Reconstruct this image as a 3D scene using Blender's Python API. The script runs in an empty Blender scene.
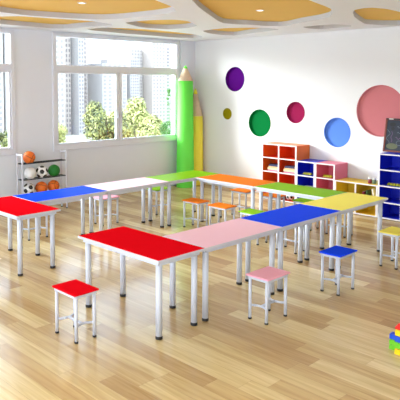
import bpy, bmesh, math, random
from mathutils import Vector, Matrix
random.seed(7)
C = bpy.context.scene.collection
PI = math.pi

# ------------------------------------------------------------------ materials
def srgb(r, g, b):
    f = lambda c: (c/255/12.92) if c/255 <= .04045 else ((c/255+.055)/1.055)**2.4
    return (f(r), f(g), f(b), 1)
def mat(name, col, rough=.5, metal=0, spec=.5, coat=0, noise=0, scale=8, bump=0):
    m = bpy.data.materials.new(name); m.use_nodes = True
    nt = m.node_tree; b = nt.nodes['Principled BSDF']
    b.inputs['Base Color'].default_value = col
    b.inputs['Roughness'].default_value = rough
    b.inputs['Metallic'].default_value = metal
    b.inputs['Specular IOR Level'].default_value = spec
    b.inputs['Coat Weight'].default_value = coat
    if noise or bump:
        tc = nt.nodes.new('ShaderNodeTexCoord'); n = nt.nodes.new('ShaderNodeTexNoise')
        n.inputs['Scale'].default_value = scale; n.inputs['Detail'].default_value = 4
        nt.links.new(tc.outputs['Object'], n.inputs['Vector'])
        if noise:
            mx = nt.nodes.new('ShaderNodeMix'); mx.data_type = 'RGBA'
            mx.inputs[6].default_value = tuple(c*(1-noise) for c in col[:3])+(1,)
            mx.inputs[7].default_value = tuple(min(1, c*(1+noise)) for c in col[:3])+(1,)
            nt.links.new(n.outputs['Fac'], mx.inputs[0]); nt.links.new(mx.outputs[2], b.inputs['Base Color'])
        if bump:
            bp = nt.nodes.new('ShaderNodeBump'); bp.inputs['Strength'].default_value = bump
            bp.inputs['Distance'].default_value = .01
            nt.links.new(n.outputs['Fac'], bp.inputs['Height']); nt.links.new(bp.outputs['Normal'], b.inputs['Normal'])
    return m
LAM = {
 'rose': mat('laminate_rose', srgb(254, 180, 200), .35, spec=.02, noise=.02),
 'red': mat('laminate_red', srgb(236, 14, 28), .3, spec=0, noise=.03),
 'pink': mat('laminate_pink', srgb(255, 206, 222), .3, spec=.003, noise=.02),
 'blue': mat('laminate_blue', srgb(26, 74, 252), .3, spec=.001, noise=.03),
 'yellow': mat('laminate_yellow', srgb(254, 238, 104), .3, spec=.003, noise=.02),
 'green': mat('laminate_green', srgb(138, 194, 26), .3, spec=.003, noise=.03),
 'orange': mat('laminate_orange', srgb(252, 136, 44), .3, spec=.001, noise=.03),
}
M = {
 'metal': mat('powder_coated_steel', srgb(208, 211, 222), .35),
 'edge': mat('white_edge_band', srgb(210, 210, 219), .4),
 'rubber': mat('black_rubber', srgb(18, 18, 20), .6),
 'wall_grey': mat('wall_paint_window_side', srgb(226, 230, 238), .75, noise=.015, scale=3),
 'wall_white': mat('wall_paint_white', srgb(232, 230, 229), .7, noise=.012, scale=3),
 'ceiling': mat('ceiling_white', srgb(240, 242, 246), .8),
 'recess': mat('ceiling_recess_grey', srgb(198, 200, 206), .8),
 'ochre': mat('ceiling_ochre', srgb(240, 194, 84), .75, noise=.03, scale=2),
 'frame': mat('window_frame_paint', srgb(222, 224, 232), .45),
 'gasket': mat('window_gasket', srgb(90, 88, 95), .6),
 'pencil_green': mat('pencil_green', srgb(112, 236, 84), .5, spec=.2),
 'pencil_yellow': mat('pencil_yellow', srgb(248, 236, 84), .5, spec=.2),
 'pencil_wood': mat('pencil_wood', srgb(216, 188, 158), .7, noise=.12, scale=14),
 'c_orange': mat('cabinet_orange', srgb(238, 112, 30), .45),
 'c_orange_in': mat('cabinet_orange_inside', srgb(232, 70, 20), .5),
 'c_blue': mat('cabinet_blue', srgb(14, 36, 205), .45),
 'c_pink': mat('cabinet_pink', srgb(232, 120, 140), .45),
 'c_yellow': mat('cabinet_yellow', srgb(240, 206, 50), .45),
 'c_white': mat('cabinet_white_edge', srgb(235, 228, 228), .4),
 'frame_wood': mat('chalkboard_wood', srgb(120, 52, 30), .5, noise=.2, scale=30),
 'slate': mat('chalkboard_slate', srgb(38, 44, 58), .7, noise=.35, scale=9),
 'chalk': mat('chalk_marks', srgb(122, 134, 144), .9),
 'chalk_g': mat('chalk_olive', srgb(108, 112, 84), .9),
 'chalk_m': mat('chalk_mauve', srgb(112, 84, 118), .9),
 'ball_orange': mat('ball_orange', srgb(232, 112, 28), .6, noise=.15, scale=60, bump=.3),
 'ball_black': mat('ball_black', srgb(22, 20, 22), .5),
 'ball_white': mat('ball_white', srgb(235, 235, 235), .45),
 'ball_green': mat('ball_green', srgb(24, 120, 36), .6, noise=.3, scale=50, bump=.3),
 'rail': mat('rack_rail', srgb(42, 52, 62), .4, metal=.4),
 'navy': mat('book_navy', srgb(28, 32, 78), .5), 'cream': mat('book_cream', srgb(236, 214, 160), .5),
 'tan': mat('book_tan', srgb(206, 170, 120), .5), 'mauve': mat('book_mauve', srgb(180, 120, 150), .5),
 'page': mat('book_pages', srgb(240, 236, 222), .8), 'palebook': mat('book_pale', srgb(205, 200, 214), .5),
 'olive': mat('toy_olive', srgb(178, 172, 24), .5), 'dgreen': mat('toy_dark_green', srgb(58, 84, 36), .5),
 'maroon': mat('jar_maroon', srgb(128, 24, 44), .4), 'jgreen': mat('jar_green', srgb(96, 118, 92), .4),
 'jolive': mat('jar_olive', srgb(150, 140, 70), .4), 'lid': mat('jar_lid', srgb(228, 226, 216), .4),
 'bk_red': mat('block_red', srgb(228, 32, 24), .3), 'bk_blue': mat('block_blue', srgb(22, 82, 214), .3),
 'bk_yellow': mat('block_yellow', srgb(250, 208, 16), .3), 'bk_green': mat('block_green', srgb(112, 200, 32), .3),
 'tower_a': mat('tower_render_pale', srgb(176, 168, 162), .9), 'tower_b': mat('tower_render_pink', srgb(180, 168, 160), .9),
 'tower_c': mat('tower_render_grey', srgb(166, 161, 160), .9), 'towerwin': mat('tower_window', srgb(138, 131, 130), .6),
 'towerwin_d': mat('tower_window_dark', srgb(124, 117, 120), .6),
 'bark': mat('bark', srgb(110, 92, 72), .9),
 'lawn': mat('pale_paving', srgb(190, 188, 176), .95, noise=.04, scale=.5),
 'slab': mat('floor_substrate', srgb(160, 150, 140), .9),
}
def emis(name, col, s):
    m = bpy.data.materials.new(name); m.use_nodes = True; b = m.node_tree.nodes['Principled BSDF']
    b.inputs['Emission Color'].default_value = col; b.inputs['Emission Strength'].default_value = s
    return m
M['lamp'] = emis('lamp_lens', (1, .98, .94, 1), 1.6)
def glass():
    m = bpy.data.materials.new('window_glass'); m.use_nodes = True; nt = m.node_tree; nt.nodes.clear()
    o = nt.nodes.new('ShaderNodeOutputMaterial'); mx = nt.nodes.new('ShaderNodeMixShader')
    t = nt.nodes.new('ShaderNodeBsdfTransparent'); g = nt.nodes.new('ShaderNodeBsdfGlossy'); g.inputs['Roughness'].default_value = .02
    t.inputs['Color'].default_value = (.96, .98, .98, 1)
    lw = nt.nodes.new('ShaderNodeFresnel'); lw.inputs['IOR'].default_value = 1.3
    nt.links.new(lw.outputs[0], mx.inputs[0]); nt.links.new(t.outputs[0], mx.inputs[1]); nt.links.new(g.outputs[0], mx.inputs[2])
    nt.links.new(mx.outputs[0], o.inputs['Surface']); return m
M['glass'] = glass()
def leafmat(name, a, b):
    m = mat(name, a, .7); nt = m.node_tree; bs = nt.nodes['Principled BSDF']
    tc = nt.nodes.new('ShaderNodeTexCoord'); n = nt.nodes.new('ShaderNodeTexNoise'); n.inputs['Scale'].default_value = 2.2
    n.inputs['Detail'].default_value = 6
    r = nt.nodes.new('ShaderNodeValToRGB'); r.color_ramp.elements[0].position = .38; r.color_ramp.elements[1].position = .6
    r.color_ramp.elements[0].color = a; r.color_ramp.elements[1].color = b
    nt.links.new(tc.outputs['Object'], n.inputs['Vector']); nt.links.new(n.outputs['Fac'], r.inputs[0]); nt.links.new(r.outputs[0], bs.inputs['Base Color'])
    return m
M['leaf_light'] = leafmat('leaf_light', srgb(116, 120, 54), srgb(196, 194, 122))
M['leaf_mid'] = leafmat('leaf_mid', srgb(44, 58, 26), srgb(156, 156, 86))
M['leaf_dark'] = leafmat('leaf_dark', srgb(24, 42, 20), srgb(90, 112, 58))

def floor_mat():
    m = mat('oak_plank_floor', (1, 1, 1, 1), .22); nt = m.node_tree; b = nt.nodes['Principled BSDF']; L = nt.links; N = nt.nodes.new
    tc = N('ShaderNodeTexCoord'); sp = N('ShaderNodeSeparateXYZ'); L.new(tc.outputs['Object'], sp.inputs[0])
    def mth(op, a, b=None):
        n = N('ShaderNodeMath'); n.operation = op
        for i, v in enumerate((a, b)):
            if v is None: continue
            if isinstance(v, (int, float)): n.inputs[i].default_value = v
            else: L.new(v, n.inputs[i])
        return n.outputs[0]
    PW, PL = .172, 1.45
    u = mth('DIVIDE', sp.outputs[0], PW); row = mth('FLOOR', u); fu = mth('FRACT', u)
    wn = N('ShaderNodeTexWhiteNoise'); wn.noise_dimensions = '1D'; L.new(row, wn.inputs['W'])
    v_ = mth('ADD', mth('DIVIDE', sp.outputs[1], PL), mth('MULTIPLY', wn.outputs['Value'], 7.3)); col = mth('FLOOR', v_); fv = mth('FRACT', v_)
    cb = N('ShaderNodeCombineXYZ'); L.new(row, cb.inputs[0]); L.new(col, cb.inputs[1])
    w2 = N('ShaderNodeTexWhiteNoise'); w2.noise_dimensions = '2D'; L.new(cb.outputs[0], w2.inputs['Vector'])
    tone = w2.outputs['Value']
    eu = mth('MULTIPLY', mth('MINIMUM', fu, mth('SUBTRACT', 1, fu)), PW); ev = mth('MULTIPLY', mth('MINIMUM', fv, mth('SUBTRACT', 1, fv)), PL)
    joint = mth('MULTIPLY', mth('LESS_THAN', mth('MINIMUM', eu, ev), .0013), .55)
    ramp = N('ShaderNodeValToRGB'); e = ramp.color_ramp.elements
    e[0].position = 0; e[0].color = srgb(190, 155, 104); e[1].position = 1; e[1].color = srgb(242, 220, 168)
    x = e.new(.35); x.color = srgb(210, 178, 124); x = e.new(.7); x.color = srgb(229, 204, 149)
    L.new(tone, ramp.inputs[0])
    # grain: noise stretched along the boards, offset per board
    ms = N('ShaderNodeMapping'); ms.inputs['Scale'].default_value = (22, 1.3, 1)
    L.new(tc.outputs['Object'], ms.inputs['Vector'])
    ad = N('ShaderNodeVectorMath'); ad.operation = 'ADD'; sc = N('ShaderNodeVectorMath'); sc.operation = 'SCALE'; sc.inputs['Scale'].default_value = 17
    L.new(w2.outputs['Color'], sc.inputs[0]); L.new(ms.outputs[0], ad.inputs[0]); L.new(sc.outputs[0], ad.inputs[1])
    gn = N('ShaderNodeTexNoise'); gn.inputs['Scale'].default_value = 1; gn.inputs['Detail'].default_value = 7; gn.inputs['Distortion'].default_value = .9
    L.new(ad.outputs[0], gn.inputs['Vector'])
    gr = N('ShaderNodeValToRGB'); gr.color_ramp.elements[0].position = .3; gr.color_ramp.elements[1].position = .72
    gr.color_ramp.elements[0].color = (.72, .64, .54, 1); gr.color_ramp.elements[1].color = (1.0, 1.0, 1.0, 1)
    L.new(gn.outputs['Fac'], gr.inputs[0])
    mx = N('ShaderNodeMix'); mx.data_type = 'RGBA'; mx.blend_type = 'MULTIPLY'; mx.inputs[0].default_value = 1
    L.new(ramp.outputs[0], mx.inputs[6]); L.new(gr.outputs[0], mx.inputs[7])
    m2 = N('ShaderNodeMix'); m2.data_type = 'RGBA'; m2.inputs[7].default_value = srgb(150, 112, 72)
    L.new(joint, m2.inputs[0]); L.new(mx.outputs[2], m2.inputs[6]); L.new(m2.outputs[2], b.inputs['Base Color'])
    rr = N('ShaderNodeMapRange'); rr.inputs['To Min'].default_value = .15; rr.inputs['To Max'].default_value = .26
    L.new(gn.outputs['Fac'], rr.inputs['Value']); L.new(rr.outputs[0], b.inputs['Roughness'])
    b.inputs['Specular IOR Level'].default_value = .5
    return m
M['floor'] = floor_mat()

# ------------------------------------------------------------------ mesh helpers
def box(bm, x0, x1, y0, y1, z0, z1, mi=0, T=None):
    vs = [bm.verts.new(Vector((x, y, z)) if T is None else T @ Vector((x, y, z))) for x in (x0, x1) for y in (y0, y1) for z in (z0, z1)]
    for f in ((0, 1, 3, 2), (4, 6, 7, 5), (0, 4, 5, 1), (2, 3, 7, 6), (0, 2, 6, 4), (1, 5, 7, 3)):
        bm.faces.new([vs[i] for i in f]).material_index = mi
def tube(bm, a, b, r0, r1=None, n=16, mi=0, caps=True):
    r1 = r0 if r1 is None else r1
    a, b = Vector(a), Vector(b); d = (b-a).normalized(); u = d.orthogonal().normalized(); v = d.cross(u)
    A, B = [], []
    for i in range(n):
        w = u*math.cos(2*PI*i/n)+v*math.sin(2*PI*i/n); A.append(bm.verts.new(a+w*r0)); B.append(bm.verts.new(b+w*r1))
    for i in range(n):
        f = bm.faces.new((A[i], A[(i+1) % n], B[(i+1) % n], B[i])); f.smooth = True; f.material_index = mi
    if caps:
        bm.faces.new(A[::-1]).material_index = mi; bm.faces.new(B).material_index = mi
def lathe(bm, prof, c=(0, 0), n=40, mi=None, ph=0):
    rings = []
    for r, z in prof:
        rings.append([bm.verts.new((c[0]+r*math.cos(2*PI*i/n+ph), c[1]+r*math.sin(2*PI*i/n+ph), z)) for i in range(n)])
    for k in range(len(rings)-1):
        for i in range(n):
            f = bm.faces.new((rings[k][i], rings[k][(i+1) % n], rings[k+1][(i+1) % n], rings[k+1][i])); f.smooth = True
            if mi: f.material_index = mi[k]
    bm.faces.new(rings[0][::-1]); bm.faces.new(rings[-1])
    if mi: bm.faces.ensure_lookup_table()
def obj(name, bm, mats, parent=None, bevel=0, loc=None):
    bmesh.ops.recalc_face_normals(bm, faces=bm.faces)
    me = bpy.data.meshes.new(name); bm.to_mesh(me); bm.free()
    for m in (mats if isinstance(mats, (list, tuple)) else [mats]): me.materials.append(m)
    o = bpy.data.objects.new(name, me); C.objects.link(o)
    if loc is not None: o.location = loc
    if parent: o.parent = parent
    if bevel:
        b = o.modifiers.new('bevel', 'BEVEL'); b.width = bevel; b.segments = 2; b.limit_method = 'ANGLE'
    return o
def tag(o, label, cat, group=None, kind=None):
    if label: o['label'] = label
    if cat: o['category'] = cat
    if group: o['group'] = group
    if kind: o['kind'] = kind
    return o
def thing(name, label, cat, loc=(0, 0, 0), rz=0, group=None):
    o = bpy.data.objects.new(name, None); C.objects.link(o); o.empty_display_size = .1
    o.location = loc; o.rotation_euler = (0, 0, rz); return tag(o, label, cat, group)
def struct(name, bm, m, parent=None, bevel=0):
    o = obj(name, bm, m, parent, bevel)
    if not parent: o['kind'] = 'structure'
    return o
def dup(root, loc, rz, label, group=None):
    r = root.copy(); C.objects.link(r); r.location = loc; r.rotation_euler = (0, 0, rz); r['label'] = label
    if group: r['group'] = group
    for ch in list(root.children):
        c = ch.copy(); C.objects.link(c); c.parent = r
        for g in list(ch.children):
            d = g.copy(); C.objects.link(d); d.parent = c
    return r
NB = bmesh.new

# ------------------------------------------------------------------ room shell
XR, YW, ZC = 5.86, 2.15, 3.23
bm = NB(); box(bm, -7.5, XR+.15, -10.2, YW+.2, -.12, 0); struct('floor', bm, M['floor'])

# window wall: boxes round the two openings
W1 = (2.08, 5.29); W2 = (-1.95, 1.24); ZS, ZT = 1.05, 3.17
bm = NB()
for x0, x1, z0, z1 in ((-7.5, XR+.15, 0, ZS), (-7.5, XR+.15, ZT, 3.45), (-7.5, W2[0], ZS, ZT), (W2[1], W1[0], ZS, ZT), (W1[1], XR+.15, ZS, ZT)):
    box(bm, x0, x1, YW, YW+.2, z0, z1)
struct('wall_back', bm, M['wall_grey'])
bm = NB(); box(bm, -7.5, XR+.15, -10.2, -10.05, 0, 3.45); struct('wall_light_blocker', bm, M['wall_white'])  # unseen wall added behind the camera to hold back sky light
bm = NB(); box(bm, 5.36, 5.70, YW-.035, YW-.001, .0, ZC-.002); struct('trim_1', bm, M['wall_grey'])

def window(name, X0, X1, mull):
    root = bpy.data.objects.new(name, None); C.objects.link(root); root['kind'] = 'structure'
    bm = NB(); y0, y1 = YW-.03, YW+.05; f = .045
    tz0, tz1 = 2.49, 2.61
    box(bm, X0-.03, X1+.03, y0, y1, ZS-.03, ZS+.07); box(bm, X0-.03, X1+.03, y0, y1, ZT-.035, ZT+.03)
    box(bm, X0-.03, X0+f, y0, y1, ZS+.07, ZT-.035); box(bm, X1-f, X1+.03, y0, y1, ZS+.07, ZT-.035)
    box(bm, X0+f, X1-f, y0+.005, y1-.01, tz0, tz1)
    obj('window_frame', bm, M['frame'], root, .006)
    # two sashes that meet at the mullion
    for a, b in ((X0+f, mull-.004), (mull+.004, X1-f)):
        s = .085 if abs(a-mull) < .1 or abs(b-mull) < .1 else .06
        la = .075 if a > mull else .038; lb = .038 if a > mull else .075
        z0, z1 = ZS+.07, tz0
        bm = NB(); ya, yb = y0+.012, y1-.02
        box(bm, a, a+la, ya, yb, z0, z1); box(bm, b-lb, b, ya, yb, z0, z1)
        box(bm, a+la, b-lb, ya, yb, z0, z0+.03); box(bm, a+la, b-lb, ya, yb, z1-.03, z1)
        sa = obj('window_sash', bm, M['frame'], root, .004)
        bm = NB(); box(bm, a+la-.004, b-lb+.004, YW+.006, YW+.012, z0+.025, z1-.025); obj('glass_pane', bm, M['glass'], sa)
        bm = NB(); hx = b-.045 if a < mull and b < mull else a+.045
        box(bm, hx-.012, hx+.012, ya-.012, ya, 1.62, 1.70); box(bm, hx-.008, hx+.008, ya-.035, ya-.012, 1.57, 1.69)
        obj('window_handle', bm, M['metal'], sa, .003)
    bm = NB(); box(bm, mull-.004, mull+.004, y0+.02, y1-.02, ZS+.07, tz0); obj('gasket', bm, M['gasket'], root)
    bm = NB(); box(bm, X0+f-.004, X1-f+.004, YW+.006, YW+.012, tz1-.004, ZT-.031); obj('glass_pane', bm, M['glass'], root)
    bm = NB(); box(bm, X0-.04, X1+.04, YW-.045, YW-.001, ZS-.042, ZS-.03); obj('window_sill', bm, M['frame'], root, .005)
window('window_1', W1[0], W1[1], 3.62)
window('window_2', W2[0], W2[1], -.35)

# right wall with round niches
def disc_cut(bm, y, z, r, d0, d1, n=64):
    A = [bm.verts.new((d0, y+r*math.cos(2*PI*i/n), z+r*math.sin(2*PI*i/n))) for i in range(n)]
    B = [bm.verts.new((d1, v.co.y, v.co.z)) for v in A]
    for i in range(n): bm.faces.new((A[i], A[(i+1) % n], B[(i+1) % n], B[i]))
    bm.faces.new(A[::-1]); bm.faces.new(B)
NICHE = [('purple', .977, 2.365, .262, srgb(92, 10, 128)), ('olive yellow', 1.182, 1.617, .124, srgb(168, 156, 22)),
         ('dark green', .306, 1.457, .283, srgb(6, 122, 58)), ('crimson', -.567, 1.703, .212, srgb(160, 34, 82)),
         ('sky blue', -1.48, 1.365, .275, srgb(104, 150, 240)), ('salmon pink', -2.315, 1.79, .452, srgb(222, 134, 138))]
bm = NB(); box(bm, XR, XR+.15, -10.05, YW, 0, 3.45); wr = obj('wall_right', bm, M['wall_white'])
bm = NB()
for n_, y, z, r, c in NICHE: disc_cut(bm, y, z, r, XR-.2, XR+.055)
cut = obj('cutter', bm, M['wall_white'])
md = wr.modifiers.new('b', 'BOOLEAN'); md.object = cut; md.operation = 'DIFFERENCE'; md.solver = 'EXACT'
dg = bpy.context.evaluated_depsgraph_get(); me = bpy.data.meshes.new_from_object(wr.evaluated_get(dg))
wr.modifiers.clear(); wr.data = me; bpy.data.objects.remove(cut); wr['kind'] = 'structure'
PLACE = {'purple': 'purple round wall niche, highest of the round niches, near the pencils', 'olive yellow': 'smallest round wall niche, olive yellow, just right of the yellow pencil',
         'dark green': 'dark green round wall niche left of the orange cabinet', 'crimson': 'crimson round wall niche above the orange cabinet',
         'sky blue': 'sky blue round wall niche above the pink cabinet', 'salmon pink': 'largest round wall niche, salmon pink, behind the chalkboard'}
for n_, y, z, r, c in NICHE:
    m = mat('niche_'+n_.replace(' ', '_'), tuple(v*.82 for v in c[:3])+(1,), .7, spec=.03, noise=.03)
    bm = NB(); n = 64; x0, x1 = XR-.004, XR+.053; ro, ri = r-.0005, r-.012
    def ring(x, q): return [bm.verts.new((x-XR, q*math.cos(2*PI*i/n), q*math.sin(2*PI*i/n))) for i in range(n)]
    a, b_, c_, d_ = ring(x1, ro), ring(x0, ro), ring(x0, ri), ring(x1-.012, ri)
    for p, q in ((a, b_), (b_, c_), (c_, d_)):
        for i in range(n):
            f = bm.faces.new((p[i], p[(i+1) % n], q[(i+1) % n], q[i])); f.smooth = p is not b_
    bm.faces.new(a[::-1]); bm.faces.new(d_)
    o = obj('wall_niche', bm, m, loc=(XR, y, z)); tag(o, PLACE[n_], 'wall niche', 'round coloured wall niches')

# ceiling: ochre board above, white dropped panel with free-form openings below
bm = NB(); box(bm, -7.5, XR+.15, -11.5, YW+.2, ZC+.077, ZC+.2); ceil = struct('ceiling', bm, M['ochre'])
HOLES = [
 [(-.02,.2),(.45,.3),(.8,.24),(1.18,.16),(1.52,-.01),(1.69,-.3),(1.74,-.7),(1.77,-1.0),(1.75,-1.25),(1.62,-1.55),(1.34,-1.78),(.82,-2.05),(.54,-2.2),(.02,-2.33),(-.55,-2.06),(-.86,-1.59),(-.9,-.88),(-.55,-.15)],
 [(.31,1.46),(.76,1.66),(1.33,1.70),(1.77,1.74),(1.98,1.6),(2.0,1.24),(2.06,1.02),(2.16,.84),(2.21,.52),(1.9,.37),(1.55,.29),(1.28,.31),(.89,.39),(.43,.45),(.3,.6),(.1,.94)],
 [(2.3,1.41),(2.55,1.56),(2.97,1.62),(3.38,1.66),(3.99,1.67),(4.76,1.68),(5.17,1.59),(5.1,1.18),(4.53,.88),(3.85,.76),(3.18,.7),(2.69,.82),(2.36,1.0)],
 [(2.12,.12),(2.35,.27),(2.74,.48),(3.02,.54),(3.31,.45),(3.43,.2),(3.43,-.05),(3.32,-.33),(2.92,-.59),(2.63,-.76),(2.38,-.75),(2.23,-.58),(2.13,-.4),(2.1,-.09)],
 [(.93,-2.48),(1.65,-1.95),(3.24,-.92),(3.58,-.93),(3.79,-1.05),(4.16,-1.1),(4.37,-1.25),(4.36,-1.41),(4.12,-1.83),(4.04,-2.05),(3.96,-2.27),(3.78,-2.55),(3.42,-2.81),(2.97,-3.06),(2.66,-3.16),(2.19,-3.28),(1.77,-3.39),(1.18,-3.38),(.8,-2.98)],
 [(4.07,.27),(4.57,.53),(5.0,.6),(5.3,.5),(5.15,.14),(5.01,-.38),(4.85,-.92),(4.45,-.9),(4.2,-.74),(3.96,-.4),(3.97,-.09)],
 [(4.75,-1.42),(5.1,-1.36),(5.36,-1.42),(5.32,-1.73),(5.31,-2.05),(5.05,-2.16),(4.77,-2.05),(4.73,-1.75)],
 [(3.58,-3.03),(4.04,-2.8),(4.6,-2.58),(5.08,-2.41),(5.4,-2.5),(5.65,-2.72),(5.63,-3.14),(4.97,-3.45),(3.94,-3.53),(3.49,-3.56),(3.25,-3.5),(3.2,-3.39),(3.3,-3.2)],
]
def chaikin(p, k):
    for _ in range(k):
        q = []
        for i in range(len(p)):
            a, b = p[i], p[(i+1) % len(p)]
            q += [(a[0]*.85+b[0]*.15, a[1]*.85+b[1]*.15), (a[0]*.15+b[0]*.85, a[1]*.15+b[1]*.85)]
        p = q
    return p
cu = bpy.data.curves.new('panel', 'CURVE'); cu.dimensions = '2D'; cu.fill_mode = 'BOTH'; cu.extrude = .038
def spline(pts):
    s = cu.splines.new('POLY'); s.points.add(len(pts)-1)
    for i, (x, y) in enumerate(pts): s.points[i].co = (x, y, 0, 1)
    s.use_cyclic_u = True
spline([(-7.5, -11.5), (XR, -11.5), (XR, YW), (-7.5, YW)])
for h in HOLES: spline(chaikin(h, 1))
co = bpy.data.objects.new('tmp', cu); C.objects.link(co); co.location = (0, 0, ZC+.038)
dg = bpy.context.evaluated_depsgraph_get(); me = bpy.data.meshes.new_from_object(co.evaluated_get(dg))
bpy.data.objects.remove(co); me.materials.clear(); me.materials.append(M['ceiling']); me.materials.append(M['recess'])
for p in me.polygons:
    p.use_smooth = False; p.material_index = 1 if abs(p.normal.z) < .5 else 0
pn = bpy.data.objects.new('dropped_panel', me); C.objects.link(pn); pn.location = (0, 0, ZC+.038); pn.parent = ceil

LAMPS = [(.589, -.852, 'downlight in the large rounded ochre ceiling opening at upper left'), (2.898, -1.958, 'downlight in the angular ochre ceiling opening above the table ring')]
for x, y, lb in LAMPS:
    t = thing('ceiling_light', lb, 'light', (x, y, ZC+.077), 0, 'recessed ceiling downlights')
    bm = NB(); lathe(bm, [(.042, 0), (.042, -.008), (.056, -.008), (.06, 0)], n=28); obj('frame', bm, M['c_white'], t)
    bm = NB(); lathe(bm, [(.041, -.003), (.041, -.007)], n=28); obj('lens', bm, M['lamp'], t)

# ------------------------------------------------------------------ tables
TL, TW, TH, INS = 1.196, .596, .7317, .075
leg_me = cap_me = None
def make_table(color, label, group, x, y, rz):
    t = thing('activity_table', label, 'table', (x, y, 0), rz, group)
    hx, hy = TL/2, TW/2
    bm = NB(); box(bm, -hx, hx, -hy, hy, TH-.026, TH-.002); top = obj('tabletop', bm, M['edge'], t, .003)
    bm = NB(); e = .007; box(bm, -hx+e, hx-e, -hy+e, hy-e, TH-.0019, TH); obj('laminate', bm, LAM[color], top)['label'] = '%s laminate surface' % color
    bm = NB(); a, b = hx-.045, hy-.045; z0, z1 = TH-.062, TH-.0265
    for s in (-1, 1):
        box(bm, -a, a, s*b-.012, s*b+.012, z0, z1); box(bm, s*a-.012, s*a+.012, -b+.012, b-.012, z0, z1)
    obj('frame', bm, M['metal'], t, .002)
    for sx in (-1, 1):
        for sy in (-1, 1):
            cx, cy = sx*(hx-INS), sy*(hy-INS)
            bm = NB(); tube(bm, (0, 0, .022), (0, 0, TH-.027), .029, n=20); l = obj('leg', bm, M['metal'], t, loc=(cx, cy, 0))
            bm = NB(); lathe(bm, [(.029, 0), (.033, .004), (.033, .018), (.0295, .028), (.028, .029)], n=20); obj('foot_cap', bm, M['rubber'], l)
L_, W_ = 1.2, .6; V_ = W_+2*L_; A_ = V_+W_
TABS = [
 ('red', -W_/2, -(A_-L_/2), PI/2, 'nearest red table, set crosswise beside the red stool at the open end of the ring', 'red end tables'),
 ('pink', L_/2, -(V_+W_/2), 0, 'pink table in the near row between the red and the blue table', 'near row tables'),
 ('blue', L_*1.5, -(V_+W_/2), 0, 'blue table in the near row between the pink and the yellow table', 'near row tables'),
 ('yellow', L_*2.5, -(V_+W_/2), 0, 'yellow table at the right corner of the ring, near the yellow cabinet', 'near row tables'),
 ('red', -W_/2, -L_/2, PI/2, 'red table at the left edge, set crosswise against the blue table', 'red end tables'),
 ('blue', L_/2, -W_/2, 0, 'blue table in the far row in front of the ball rack', 'window side tables'),
 ('pink', L_*1.5, -W_/2, 0, 'pink table in the far row below the large window', 'window side tables'),
 ('green', L_*2.5, -W_/2, 0, 'green table at the back corner of the ring in front of the giant pencils', 'window side tables'),
 ('orange', L_*3-W_/2, -(W_+L_/2), PI/2, 'orange table along the back of the ring beside the corner green table', 'back side tables'),
 ('green', L_*3-W_/2, -(W_+L_*1.5), PI/2, 'green table along the back of the ring, in front of the blue cubby cabinet', 'back side tables'),
]
for c, x, y, rz, lb, g in TABS: make_table(c, lb, g, x, y, rz)

# ------------------------------------------------------------------ stools
SH = .44
def make_stool(color, label, group, loc, rz):
    t = thing('stool', label, 'stool', (loc[0], loc[1], 0), rz, group)
    hx, hy = .178, .131
    bm = NB(); box(bm, -hx, hx, -hy, hy, SH-.016, SH); s = obj('seat', bm, LAM[color], t, .004); s['label'] = color.replace('rose', 'pink')+' seat'
    bm = NB(); a, b = .158, .111; z0, z1 = SH-.042, SH-.0165
    for q in (-1, 1):
        box(bm, -a, a, q*b-.009, q*b+.009, z0, z1); box(bm, q*a-.009, q*a+.009, -b+.009, b-.009, z0, z1)
    obj('seat_frame', bm, M['metal'], t, .002)
    lx, ly = .15, .098
    for sx in (-1, 1):
        for sy in (-1, 1):
            bm = NB(); tube(bm, (0, 0, .012), (0, 0, SH-.017), .0155, n=16); l = obj('leg', bm, M['metal'], t, loc=(sx*lx, sy*ly, 0))
            bm = NB(); lathe(bm, [(.015, 0), (.0185, .003), (.0185, .012), (.016, .018), (.015, .0185)], n=16); obj('foot_cap', bm, M['rubber'], l)
        # curved side stretcher, bowed inwards to meet the middle bar
        bm = NB(); N = 10; pts = []
        for k in range(N+1):
            u = -1+2*k/N; pts.append(Vector((sx*(lx-.045*(1-u*u)), u*ly, .135)))
        for k in range(N): tube(bm, pts[k], pts[k+1], .011, n=10)
        obj('side_stretcher', bm, M['metal'], t)
    bm = NB(); tube(bm, (-lx+.045, 0, .135), (lx-.045, 0, .135), .0125, n=12); obj('middle_stretcher', bm, M['metal'], t)
    return t
GO, GI, GB = 'stools along the outer sides of the rows', 'stools inside the ring', 'stools behind the back side tables'
protos = {}
def stool(color, label, group, loc, rz):
    if color in protos: return dup(protos[color], (loc[0], loc[1], 0), rz, label, group)
    protos[color] = make_stool(color, label, group, loc, rz)
stool('red', 'red stool standing alone on the floor left of the nearest red table', GO, (-1.012, -2.95), PI/2)
stool('rose', 'pink stool in the foreground in front of the near pink table', GO, (.573, -3.885), 0)
stool('blue', 'blue stool in the foreground in front of the near blue table', GO, (1.753, -3.94), 0)
stool('yellow', 'yellow stool in front of the yellow table, at the right edge', GO, (3.08, -3.945), 0)
stool('blue', 'stool under the far blue table near the ball rack, only its legs showing', GO, (.53, .31), 0)
stool('rose', 'pink stool behind the far pink table on the window side', GO, (1.857, .30), 0)
stool('green', 'green stool behind the far green table near the green pencil', GO, (3.02, .30), 0)
stool('orange', 'orange stool inside the ring, left of the two orange ones there, nearer the window', GI, (2.69, -.90), PI/2)
stool('orange', 'orange stool inside the ring, between the other inner orange stool and the inner green stool', GI, (2.70, -1.44), PI/2)
stool('green', 'green stool inside the ring, its seat showing behind the near pink and blue tables', GI, (2.69, -2.05), PI/2)
stool('green', 'stool inside the ring under the near blue table, only its legs showing', GI, (2.70, -2.67), PI/2)
stool('orange', 'orange stool behind the orange table, seen under its tabletop', GB, (3.95, -.82), PI/2)
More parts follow.
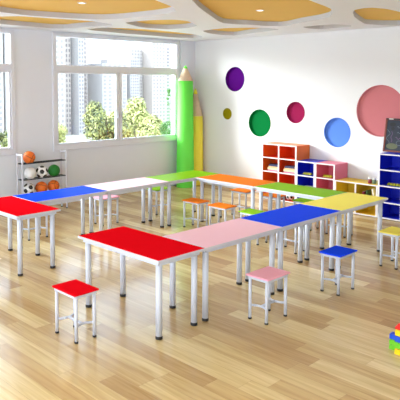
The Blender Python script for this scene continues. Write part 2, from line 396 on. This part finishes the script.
stool('orange', 'orange stool behind the back green table, in front of the orange cabinet', GB, (3.95, -1.45), PI/2)
stool('green', 'green stool behind the back green table in front of the blue cabinet', GB, (3.95, -2.09), PI/2)
stool('green', 'stool behind the yellow and blue tables, only leg ends showing', GB, (3.95, -2.67), PI/2)

# ------------------------------------------------------------------ giant pencils
def pencil(label, x, y, r0, r1, zb, zt, m, ph):
    t = thing('giant_pencil', label, 'giant pencil', (x, y, 0), 0, 'giant pencils in the corner')
    n = 6*8
    bm = NB(); lathe(bm, [(r0*.96, 0), (r0, .02), (r1, zb)], n=48); obj('barrel', bm, m, t)
    k = .80; rt = r1*.27
    bm = NB(); lathe(bm, [(r1, zb), (r1*.985, zb+.01), (rt, zb+(zt-zb)*k)], n=48); obj('sharpened_wood', bm, M['pencil_wood'], t)
    bm = NB(); lathe(bm, [(rt, zb+(zt-zb)*k), (rt*.8, zb+(zt-zb)*(k+.09)), (rt*.35, zt-.012), (.004, zt)], n=32); obj('lead_tip', bm, m, t)
pencil('tall bright green giant pencil standing in the room corner', 5.275, 1.885, .197, .165, 2.33, 2.665, M['pencil_green'], 0)
pencil('shorter yellow giant pencil standing right behind the green one', 5.655, 1.945, .182, .168, 1.55, 2.16, M['pencil_yellow'], .3)

# ------------------------------------------------------------------ cubby cabinets
CW, RH, XF, XB = .403, .2715, 5.4, 5.84
def cabinet(name, label, y0, cols, rows, m, min_=None):
    min_ = min_ or m
    t = thing(name, label, 'cabinet', (0, 0, 0)); t.location = ((XF+XB)/2, y0-cols*CW/2, 0)
    ox, oy = t.location.x, t.location.y
    H = .014+rows*RH; w = .011; y1 = y0-cols*CW
    def P(nm, x0, x1, ya, yb, z0, z1, mm, par=t):
        bm = NB(); box(bm, x0-ox, x1-ox, ya-oy, yb-oy, z0, z1); return obj(nm, bm, mm, par, .0015)
    xf = XF+.006
    P('side_panel', xf, XB, y0-2*w, y0-.001, .03, H-.02, m); P('side_panel', xf, XB, y1+.001, y1+2*w, .03, H-.02, m)
    P('top_panel', xf, XB, y1+.001, y0-.001, H-.02, H, m)
    P('bottom_panel', xf, XB, y1+.001, y0-.001, .012, .03, min_)
    P('back_panel', XB-.012, XB-.001, y1+2*w, y0-2*w, .03, H-.02, min_)
    for c in range(1, cols):
        P('divider', xf, XB-.012, y0-c*CW-.009, y0-c*CW+.009, .03, H-.02, min_)
    for c in range(cols):
        ya, yb = y0-(c+1)*CW, y0-c*CW
        ya += 2*w if c == cols-1 else .009; yb -= 2*w if c == 0 else .009
        for r in range(1, rows):
            P('shelf', xf, XB-.012, ya, yb, .014+r*RH-.009, .014+r*RH+.009, min_)
    # white edge band over the whole front
    bm = NB(); e = .0135
    def bx(ya, yb, z0, z1): box(bm, XF-.004-ox, xf-ox, ya-oy, yb-oy, z0, z1)
    for c in range(cols+1):
        yc = y0-c*CW; a_, b_ = (yc-2*e, yc) if c == 0 else ((yc, yc+2*e) if c == cols else (yc-e, yc+e)); bx(a_, b_, .012, H+.001)
    for c in range(cols):
        ya = y0-(c+1)*CW+(2*e if c == cols-1 else e); yb = y0-c*CW-(2*e if c == 0 else e)
        for r in range(rows+1):
            zc = .014+r*RH; z0, z1 = (zc-.002, zc+.02) if r == 0 else ((zc-.02, zc+.001) if r == rows else (zc-.01, zc+.01)); bx(ya, yb, z0, z1)
    obj('edge_band', bm, M['c_white'], t)['label'] = 'white edge band'
    for yy in (y0-.04, y1+.04):
        for xx in (XF+.05, XB-.05):
            bm = NB(); tube(bm, (xx-ox, yy-oy, 0), (xx-ox, yy-oy, .012), .018, n=12); obj('foot', bm, M['rubber'], t)
Y0 = -.11
cabinet('cubby_cabinet', 'orange four-tier cubby cabinet, leftmost against the white wall', Y0, 2, 4, M['c_orange'], M['c_orange_in'])
cabinet('cubby_cabinet', 'narrow blue three-tier cubby cabinet between the orange and pink ones', Y0-2*CW-.001, 1, 3, M['c_blue'])
cabinet('cubby_cabinet', 'narrow pink three-tier cubby cabinet right of the blue one', Y0-3*CW-.002, 1, 3, M['c_pink'])
cabinet('cubby_cabinet', 'low yellow two-tier cubby cabinet with small jars on top', Y0-4*CW-.003, 2, 2, M['c_yellow'])
cabinet('cubby_cabinet', 'tall blue four-tier cubby cabinet at the right edge carrying the chalkboard', Y0-6*CW-.008, 2, 4, M['c_blue'])
zs = lambda r: .014+r*RH+.009   # top face of shelf r

# books lying in the orange cabinet
def book_flat(label, group, x, y, z, w, d, h, m, rz=0):
    t = thing('book', label, 'book', (x, y, z), rz, group)
    bm = NB(); c = .0035
    box(bm, -d/2, d/2, -w/2, w/2, 0, c); box(bm, -d/2, d/2, -w/2, w/2, h-c, h); box(bm, -d/2, -d/2+c, -w/2, w/2, c, h-c)
    obj('cover', bm, m, t, .001)
    bm = NB(); box(bm, -d/2+c, d/2-.004, -w/2+.004, w/2-.004, c, h-c); obj('pages', bm, M['page'], t)
for k, (yc, wh) in enumerate(((-.345, 'left'), (-.73, 'right'))):
    z = zs(2)
    for i, (mm, h, w, nm, pos) in enumerate((('mauve', .026, .25, 'mauve', 'lowest of its stack'), ('cream', .034, .27, 'cream', 'second from below'),
                                    ('tan', .03, .24, 'tan', 'third from below'), ('navy', .038, .22, 'navy', 'topmost of its stack'))):
        book_flat('%s book in the %s bay of the orange cabinet, %s' % (nm, wh, pos), 'books lying in the orange cabinet', 5.53+.004*i, yc+.008*((i*3+k) % 3-1), z, w, .18, h, M[mm], .03*((i+k) % 3-1)); z += h+.0004
for i, (mm, h, w, nm) in enumerate((('palebook', .03, .26, 'lower'), ('page', .028, .24, 'upper'))):
    book_flat('%s pale book lying in the middle bay of the narrow blue cabinet' % nm, 'pale books in the narrow blue cabinet', 5.52, -1.14, zs(1)+i*.0304, w, .18, h, M[mm])
# rows of small olive toy blocks
def toy_row(y0, n, z, label, group, step=.044, s=.038):
    p = None
    for k in range(n):
        lb = label % ['first', 'second', 'third', 'fourth', 'fifth'][k]
        if p is None:
            p = thing('toy_car', lb, 'toy', (5.50, y0, z), 0, group)
            bm = NB(); q = s/2; box(bm, -.035, .035, -q, q, .010, .026); box(bm, -.018, .022, -q*.85, q*.85, .026, .046); obj('body', bm, M['olive'], p, .003)
            for wx in (-.022, .022):
                bm = NB(); tube(bm, (wx, -q-.001, .010), (wx, q+.001, .010), .010, n=14); obj('wheels', bm, M['dgreen'], p)
        else: dup(p, (5.50, y0-step*k, z), 0, lb, group)
toy_row(-1.035, 4, zs(2), '%s from the left of the olive toy cars in the narrow blue cabinet', 'toy cars in the narrow blue cabinet')
toy_row(-1.46, 4, zs(2), '%s from the left of the olive toy cars in the pink cabinet', 'toy cars in the pink cabinet')
toy_row(-2.68, 5, zs(2), '%s from the left of the olive toy cars in the tall blue cabinet', 'toy cars in the tall blue cabinet', step=.05)
# jars on the yellow cabinet
for y, m, lb in ((-2.33, 'maroon', 'maroon jar with white lid on the yellow cabinet, left of the three'), (-2.408, 'jgreen', 'grey-green jar with white lid on the yellow cabinet, middle of the three'), (-2.486, 'jolive', 'olive jar with white lid on the yellow cabinet, right of the three')):
    t = thing('paint_jar', lb, 'jar', (5.52, y, .014+2*RH+.0008), 0, 'jars on the yellow cabinet')
    bm = NB(); lathe(bm, [(.030, 0), (.034, .005), (.034, .06), (.028, .07), (.028, .072)], n=24); obj('body', bm, M[m], t)
    bm = NB(); lathe(bm, [(.030, .072), (.031, .074), (.031, .098), (.028, .101)], n=24); obj('lid', bm, M['lid'], t)
# leaning books in the right bay of the yellow cabinet
def book_up(label, y, tilt, m, h=.19, th=.022):
    t = thing('book', label, 'book', (5.50, y, zs(1)+.0005), 0, 'upright books in the yellow cabinet'); t.rotation_euler = (tilt, 0, 0)
    bm = NB(); c = .003; box(bm, -.07, .07, 0, c, 0, h); box(bm, -.07, .07, th-c, th, 0, h); box(bm, -.07, -.067, c, th-c, 0, h); obj('cover', bm, m, t, .001)
    bm = NB(); box(bm, -.067, .066, c, th-c, .003, h-.003); obj('pages', bm, M['page'], t)
book_up('white book leaning at the right side of the yellow cabinet upper bay', -2.47, -.22, M['page'])
book_up('dark green book upright in the middle of the yellow cabinet upper bay', -2.34, -.08, M['dgreen'], .15)
book_up('maroon book upright left of the dark green one in the yellow cabinet', -2.27, 0, M['maroon'], .12, .03)

# balls ------------------------------------------------------------
def ico(r, sub=5):
    bm = NB(); bmesh.ops.create_icosphere(bm, subdivisions=sub, radius=r)
    for f in bm.faces: f.smooth = True
    return bm
g = (1+5**.5)/2
ICO = [Vector(v).normalized() for v in ((0, 1, g), (0, 1, -g), (0, -1, g), (0, -1, -g), (1, g, 0), (1, -g, 0), (-1, g, 0), (-1, -g, 0), (g, 0, 1), (g, 0, -1), (-g, 0, 1), (-g, 0, -1))]
def soccer(r):
    bm = ico(r)
    for f in bm.faces:
        d = f.calc_center_median().normalized()
        if max(d.dot(v) for v in ICO) > math.cos(.37): f.material_index = 1
    return bm
def basket(r):
    bm = ico(r)
    for f in bm.faces:
        d = f.calc_center_median().normalized()
        if abs(d.x) < .028 or abs(d.z) < .028 or abs(abs(d.y)-.62-.25*d.x*d.x) < .03: f.material_index = 1
    return bm
BR = .108
def ball(name, label, bm, mats, x, y, z, rot, group='balls on the rack'):
    o = obj(name, bm, mats, loc=(x, y, z)); o.rotation_euler = rot; return tag(o, label, 'ball', group)
RY = 1.84
RAIL_R = .010
S1, S2, S3 = .88, .60, .32   # rail heights
def rest(s): return s+math.sqrt((BR+RAIL_R)**2-.062**2)+.0006
BM = [M['ball_orange'], M['ball_black']]; SM = [M['ball_white'], M['ball_black']]
ball('basketball', 'basketball alone on the top shelf of the ball rack', basket(BR), BM, 1.36, RY, rest(S1), (.4, .3, .7))
ball('white_ball', 'plain white ball on the middle shelf of the rack', ico(BR-.002, 4), M['ball_white'], 1.375, RY, rest(S2), (0, 0, 0))
ball('soccer_ball', 'black and white soccer ball on the middle shelf beside the green ball', soccer(BR), SM, 1.61, RY, rest(S2), (.5, .9, .2))
ball('green_ball', 'green ball on the middle shelf at the right end of the rack', ico(BR, 5), M['ball_green'], 1.862, RY, rest(S2), (0, 0, 0))
ball('soccer_ball', 'black and white soccer ball on the bottom shelf below the white ball', soccer(BR), SM, 1.345, RY, rest(S3), (.95, .2, .9))
ball('basketball', 'basketball on the bottom shelf, in the middle between soccer ball and other basketball', basket(BR), BM, 1.60, RY, rest(S3), (.2, .6, 1.1))
ball('basketball', 'basketball on the bottom shelf below the green ball', basket(BR), BM, 1.85, RY, rest(S3), (-.3, .5, .3))
# rack
t = thing('ball_rack', 'white ball rack with dark rails standing under the windows', 'rack', (1.68, RY, 0))
X0, X1 = 1.175, 2.075
for x in (X0, X1):
    bm = NB()
    for y in (-.085, .085): box(bm, x-1.68-.011, x-1.68+.011, y-.013, y+.013, .014, 1.06)
    for z in (.12, 1.035): box(bm, x-1.68-.009, x-1.68+.009, -.074, .074, z-.012, z+.012)
    f = obj('side_frame', bm, M['edge'], t, .002)
    for y in (-.085, .085):
        bm = NB(); tube(bm, (x-1.68, y, 0), (x-1.68, y, .016), .017, n=14); obj('foot', bm, M['rubber'], f)
for s in (S1, S2, S3):
    for y in (-.062, .062):
        bm = NB(); tube(bm, (X0-1.68+.005, y, s), (X1-1.68-.005, y, s), RAIL_R, n=12); obj('rail', bm, M['rail'], t)
    bm = NB()
    for x in (X0+.011, X1-.011): box(bm, x-1.68-.006, x-1.68+.006, -.074, .074, s-.008, s+.006)
    obj('rail_bracket', bm, M['rail'], t)
ball('soccer_ball', 'small black and white ball in the bottom right bay of the orange cabinet', soccer(.075), SM, 5.52, -.70, .030+.0755, (.3, .4, .1), 'ball in the cabinet')

# chalkboard leaning on the tall blue cabinet
HB = .014+4*RH
t = thing('chalkboard', 'wood framed chalkboard with chalk doodles leaning on top of the tall blue cabinet', 'chalkboard', (5.69, -2.455, HB+.006)); t.rotation_euler = (0, math.radians(10), 0)
BW, BH = .62, .575; fw = .03
bm = NB(); box(bm, 0, .022, -fw, 0, 0, BH); box(bm, 0, .022, -BW, -BW+fw, 0, BH); box(bm, 0, .022, -BW+fw, -fw, 0, fw); box(bm, 0, .022, -BW+fw, -fw, BH-fw, BH)
fr = obj('frame', bm, M['frame_wood'], t, .003)
bm = NB(); box(bm, .008, .018, -BW+fw, -fw, fw, BH-fw); sl = obj('slate', bm, M['slate'], t)
bm = NB(); box(bm, -.006, .0, -BW, -.01, BH-.022, BH); obj('top_rail', bm, M['rubber'], t)
bm = NB(); box(bm, -.011, -.006, -.14, -.06, BH-.018, BH-.006); obj('clip', bm, M['page'], t)
def stroke(pts, m, r=.0035, nm='chalk_drawing'):
    bm = NB(); P = [Vector((.0068, -y, z)) for y, z in pts]
    for a, b in zip(P, P[1:]):
        d = (b-a).normalized(); n = Vector((0, -d.z, d.y))*r
        vs = [bm.verts.new(a+n-d*r*.5), bm.verts.new(a-n-d*r*.5), bm.verts.new(b-n+d*r*.5), bm.verts.new(b+n+d*r*.5)]
        w = [bm.verts.new(v.co+Vector((.0012, 0, 0))) for v in vs]
        bm.faces.new(vs); bm.faces.new(w[::-1])
        for i in range(4): bm.faces.new((vs[i], w[i], w[(i+1) % 4], vs[(i+1) % 4]))
    return obj(nm, bm, m, sl)
def blob(cy, cz, ry, rz_, m):
    bm = NB(); n = 28; A = [bm.verts.new((.0066, -(cy+ry*math.cos(2*PI*i/n)), cz+rz_*math.sin(2*PI*i/n))) for i in range(n)]
    B = [bm.verts.new(v.co+Vector((.0014, 0, 0))) for v in A]; bm.faces.new(A); bm.faces.new(B[::-1])
    for i in range(n): bm.faces.new((A[i], B[i], B[(i+1) % n], A[(i+1) % n]))
    obj('chalk_drawing', bm, m, sl)
blob(.15, .10, .10, .05, M['chalk_g']); blob(.13, .47, .055, .035, M['rubber']); blob(.14, .40, .03, .03, M['rubber'])
stroke([(.22+.02*k, .33+.012*math.sin(k*1.7)) for k in range(16)], M['chalk'])
stroke([(.21+.018*k, .43+.02*math.sin(k*2.1)) for k in range(18)], M['chalk'], .003)
stroke([(.2+.018*k, .24+.02*math.sin(k*1.3+1)) for k in range(14)], M['chalk_m'], .006)
stroke([(.13+.012*math.sin(k), .17+.018*k) for k in range(11)], M['chalk_m'], .006)
stroke([(.07+.03*math.sin(k*.8), .12+.02*k) for k in range(14)], M['chalk'], .0025)
stroke([(.27+.05*math.cos(k*.5), .16+.04*math.sin(k*.5)) for k in range(14)], M['chalk'], .003)

# toy building bricks at the right edge of the floor
def brick(label, x, y, z, m, w=.062, d=.062, h=.045):
    t = thing('toy_brick', label, 'toy brick', (x, y, z), 0, 'stacked toy bricks on the floor')
    bm = NB(); box(bm, -w/2, w/2, -d/2, d/2, 0, h); obj('body', bm, m, t, .002)
    for sx in (-1, 1):
        for sy in (-1, 1):
            bm = NB(); tube(bm, (sx*w/4, sy*d/4, h), (sx*w/4, sy*d/4, h+.008), .010, n=14); obj('stud', bm, m, t)
bx_, by_ = .737, -5.118; z = 0
for i, (c, lb) in enumerate((('bk_yellow', 'yellow toy brick at the foot of the tower'), ('bk_green', 'green toy brick just above the yellow base of the tower'), ('bk_blue', 'blue toy brick in the middle of the tower'), ('bk_yellow', 'yellow toy brick just below the red top brick'))):
    brick(lb, bx_, by_, z, M[c]); z += .0535
t = thing('toy_brick', 'red pointed toy brick on top of the tower', 'toy brick', (bx_, by_, z), 0, 'stacked toy bricks on the floor')
bm = NB()
vs = [bm.verts.new(p) for p in ((-.031, -.031, 0), (.031, -.031, 0), (.031, .031, 0), (-.031, .031, 0), (-.031, -.031, .018), (.031, -.031, .018), (.031, .031, .018), (-.031, .031, .018), (-.012, -.012, .046), (.012, -.012, .046), (.012, .012, .046), (-.012, .012, .046))]
for k in (0, 4):
    for i in range(4): bm.faces.new((vs[k+i], vs[k+(i+1) % 4], vs[k+4+(i+1) % 4], vs[k+4+i]))
bm.faces.new(vs[3::-1]); bm.faces.new(vs[8:12]); obj('body', bm, M['bk_red'], t, .001)
# side column, offset to the left
ax, ay = bx_+.056, by_+.083
brick('lower light green toy brick of the side column left of the tower', ax, ay, .0, M['bk_green'], .05, .05, .036)
brick('upper light green toy brick of the side column left of the tower', ax, ay, .0445, M['bk_green'], .05, .05, .036)
brick('blue toy brick on top of the side column left of the tower', ax, ay, .089, M['bk_blue'], .05, .05, .042)

# ------------------------------------------------------------------ outside
bm = NB(); box(bm, -120, 420, 3.2, 420, -24.2, -24.0); struct('ground_outside', bm, M['lawn'])
def tree(name, label, cx, cy, base, top, rx, n, m, seed, cat='tree', ch=None):
    rnd = random.Random(seed); t = thing(name, label, cat, (cx, cy, base), 0, 'trees outside the windows')
    H = top-base; ch = ch or min(H*.42, rx*1.15); cz = H-ch
    bm = NB(); tube(bm, (0, 0, 0), (.05, .02, cz), rx*.09, rx*.05, n=10)
    for k in range(5):
        a = k*1.3; tube(bm, (.03, .02, cz*.75), (math.cos(a)*rx*.5, math.sin(a)*rx*.5, cz+ch*.3*(k % 2)), rx*.035, rx*.01, n=6)
    obj('trunk', bm, M['bark'], t)
    bm = NB(); clumps = []
    for _ in range(26):
        while True:
            p = Vector((rnd.uniform(-1, 1), rnd.uniform(-1, 1), rnd.uniform(-1, 1)))
            if .35 < p.length < 1: break
        clumps.append(Vector((p.x*rx*.8, p.y*rx*.8, cz+p.z*ch*.8)))
    for _ in range(n):
        c = rnd.choice(clumps); q = Vector((rnd.gauss(0, 1), rnd.gauss(0, 1), rnd.gauss(0, 1))); q.normalize()
        p = c+q*rx*.27*rnd.uniform(.6, 1.1); s = rnd.uniform(.035, .075)*max(.8, rx/1.2)
        nrm = (q+Vector((rnd.uniform(-.6, .6), rnd.uniform(-.6, .6), rnd.uniform(-.2, .9)))).normalized(); u = nrm.orthogonal().normalized(); v = nrm.cross(u)
        a = rnd.uniform(0, 6.28); u, v = u*math.cos(a)+v*math.sin(a), v*math.cos(a)-u*math.sin(a)
        bm.faces.new([bm.verts.new(p+u*s*1.4), bm.verts.new(p+v*s*.6), bm.verts.new(p-u*s*1.2), bm.verts.new(p-v*s*.6)])
    obj('foliage', bm, m, t)
tree('broadleaf_tree', 'mid green round tree outside the left part of the large window', 41.2, 50.6, -24, 1.1, 3.5, 12000, M['leaf_mid'], 1)
tree('broadleaf_tree', 'large pale yellow-green tree outside the middle of the large window', 50.3, 55.2, -24, 1.1, 4.9, 19000, M['leaf_light'], 2)
tree('broadleaf_tree', 'pale low tree at the bottom left corner of the large window', 38.6, 60.0, -24, -2.2, 3.0, 6000, M['leaf_light'], 3)
tree('broadleaf_tree', 'dark green rounded treetop at the right end of the large window', 44.3, 43.4, -24, -1.8, 1.1, 3500, M['leaf_dark'], 4, ch=1.15)
tree('slender_tree', 'thin dark tree outside beside the right edge of the large window', 59.2, 58.4, -24, 2.9, .8, 2600, M['leaf_dark'], 5, ch=2.6)
tree('broadleaf_tree', 'yellow-green tree outside the left window', 26.6, 50.6, -24, -1.6, 2.6, 4200, M['leaf_mid'], 6)
tree('broadleaf_tree', 'pale tree outside behind the dark green treetop', 58.0, 66.1, -24, -.8, 4.2, 5200, M['leaf_light'], 8)

YB = 250
def bx_at(px62): return -4.008+(px62+4.008)*(YB+7.287)/(62+7.287)
def tower(label, xa, xb, top, m, cols, rows, zlo=-8, yoff=0, wm='towerwin', wide=.5):
    X0, X1 = bx_at(xa), bx_at(xb); k = 1+yoff/257.; w = (X1-X0)
    t = thing('apartment_tower', label, 'building', ((X0+X1)/2, YB+yoff, -24), 0, 'distant apartment towers')
    H = top+24
    bm = NB(); box(bm, -w/2, w/2, 0, 14, 0, H); obj('wall', bm, M[m], t)
    bm = NB(); box(bm, -w*.18, w*.18, 3, 9, H, H+2.5); obj('roof_housing', bm, M[m], t)
    p = None; cw = w/cols; lo = 1.0; rh = (H-lo)/rows
    for c in range(cols):
        for r in range(rows):
            loc = (-w/2+cw*(c+.5), -.12, lo+rh*(r+.5))
            if p is None:
                bm = NB(); box(bm, -cw*wide/2, cw*wide/2, -.1, .3, -rh*.28, rh*.28); p = obj('window', bm, M[wm], t, loc=loc)
            else:
                q = p.copy(); C.objects.link(q); q.location = loc
tower('distant pale tower at the left edge of the large window, left of the dark seam', 39.6, 42.45, 42, 'tower_a', 4, 24)
tower('distant pale tower right of the seam in the large window', 42.75, 44.6, 40, 'tower_b', 4, 24, yoff=6, wm='towerwin_d', wide=.4)
tower('distant grey slab tower between the pale towers at the left of the large window', 44.8, 45.7, 38, 'tower_c', 2, 30, wm='towerwin_d')
tower('distant pinkish tower above the mid green tree', 46.0, 48.6, 36, 'tower_b', 4, 24, yoff=12)
tower('distant low pale block in the middle of the large window', 49.0, 53.6, 14, 'tower_c', 5, 18)
tower('distant grey tower with dense windows right of the mullion', 54.3, 56.0, 16.5, 'tower_c', 4, 24, wm='towerwin_d')
tower('distant tall pale tower above the large pale tree', 56.3, 58.6, 23, 'tower_a', 4, 24, yoff=8)
tower('distant tallest tower on the right part of the large window', 58.8, 61.6, 27, 'tower_b', 4, 24, wm='towerwin')
tower('distant pale tower at the right end of the large window', 61.9, 66, 25, 'tower_a', 4, 24, yoff=5, wm='towerwin_d')
tower('distant pale tower seen through the left window', 29.0, 33.2, 42, 'tower_a', 4, 24)
tower('distant grey tower at the right side of the left window', 33.5, 35.6, 42, 'tower_c', 4, 24)

# ------------------------------------------------------------------ light
w = bpy.data.worlds.new('sky'); bpy.context.scene.world = w; w.use_nodes = True
bg = w.node_tree.nodes['Background']; bg.inputs['Color'].default_value = (.78, .92, 1.09, 1); bg.inputs['Strength'].default_value = 3.7
sd = bpy.data.lights.new('sun', 'SUN'); sd.energy = 10.5; sd.angle = math.radians(36); sd.color = (.93, .98, 1)
so = bpy.data.objects.new('sun', sd); C.objects.link(so)
so.rotation_euler = Vector((.55, -.8, -.42)).to_track_quat('-Z', 'Y').to_euler()

# ------------------------------------------------------------------ camera
yaw, pitch = .8161892, .0685565
fwv = Vector((math.cos(yaw)*math.cos(pitch), math.sin(yaw)*math.cos(pitch), -math.sin(pitch)))
rt = Vector((math.sin(yaw), -math.cos(yaw), 0)); up = rt.cross(fwv)
cd = bpy.data.cameras.new('camera'); cam = bpy.data.objects.new('camera', cd); C.objects.link(cam)
cam.matrix_world = Matrix(((rt.x, up.x, -fwv.x, -4.00847), (rt.y, up.y, -fwv.y, -7.28651), (rt.z, up.z, -fwv.z, 2.23919), (0, 0, 0, 1)))
cd.sensor_width = 36; cd.lens = 595.8165/400*36; cd.shift_x = (200-163.386)/400; cd.shift_y = (125.978-200)/400
cd.clip_end = 1000
bpy.context.scene.camera = cam
vs_ = bpy.context.scene.view_settings
vs_.view_transform = 'Standard'; vs_.look = 'None'; vs_.gamma = 1; vs_.exposure = .5; vs_.use_curve_mapping = False
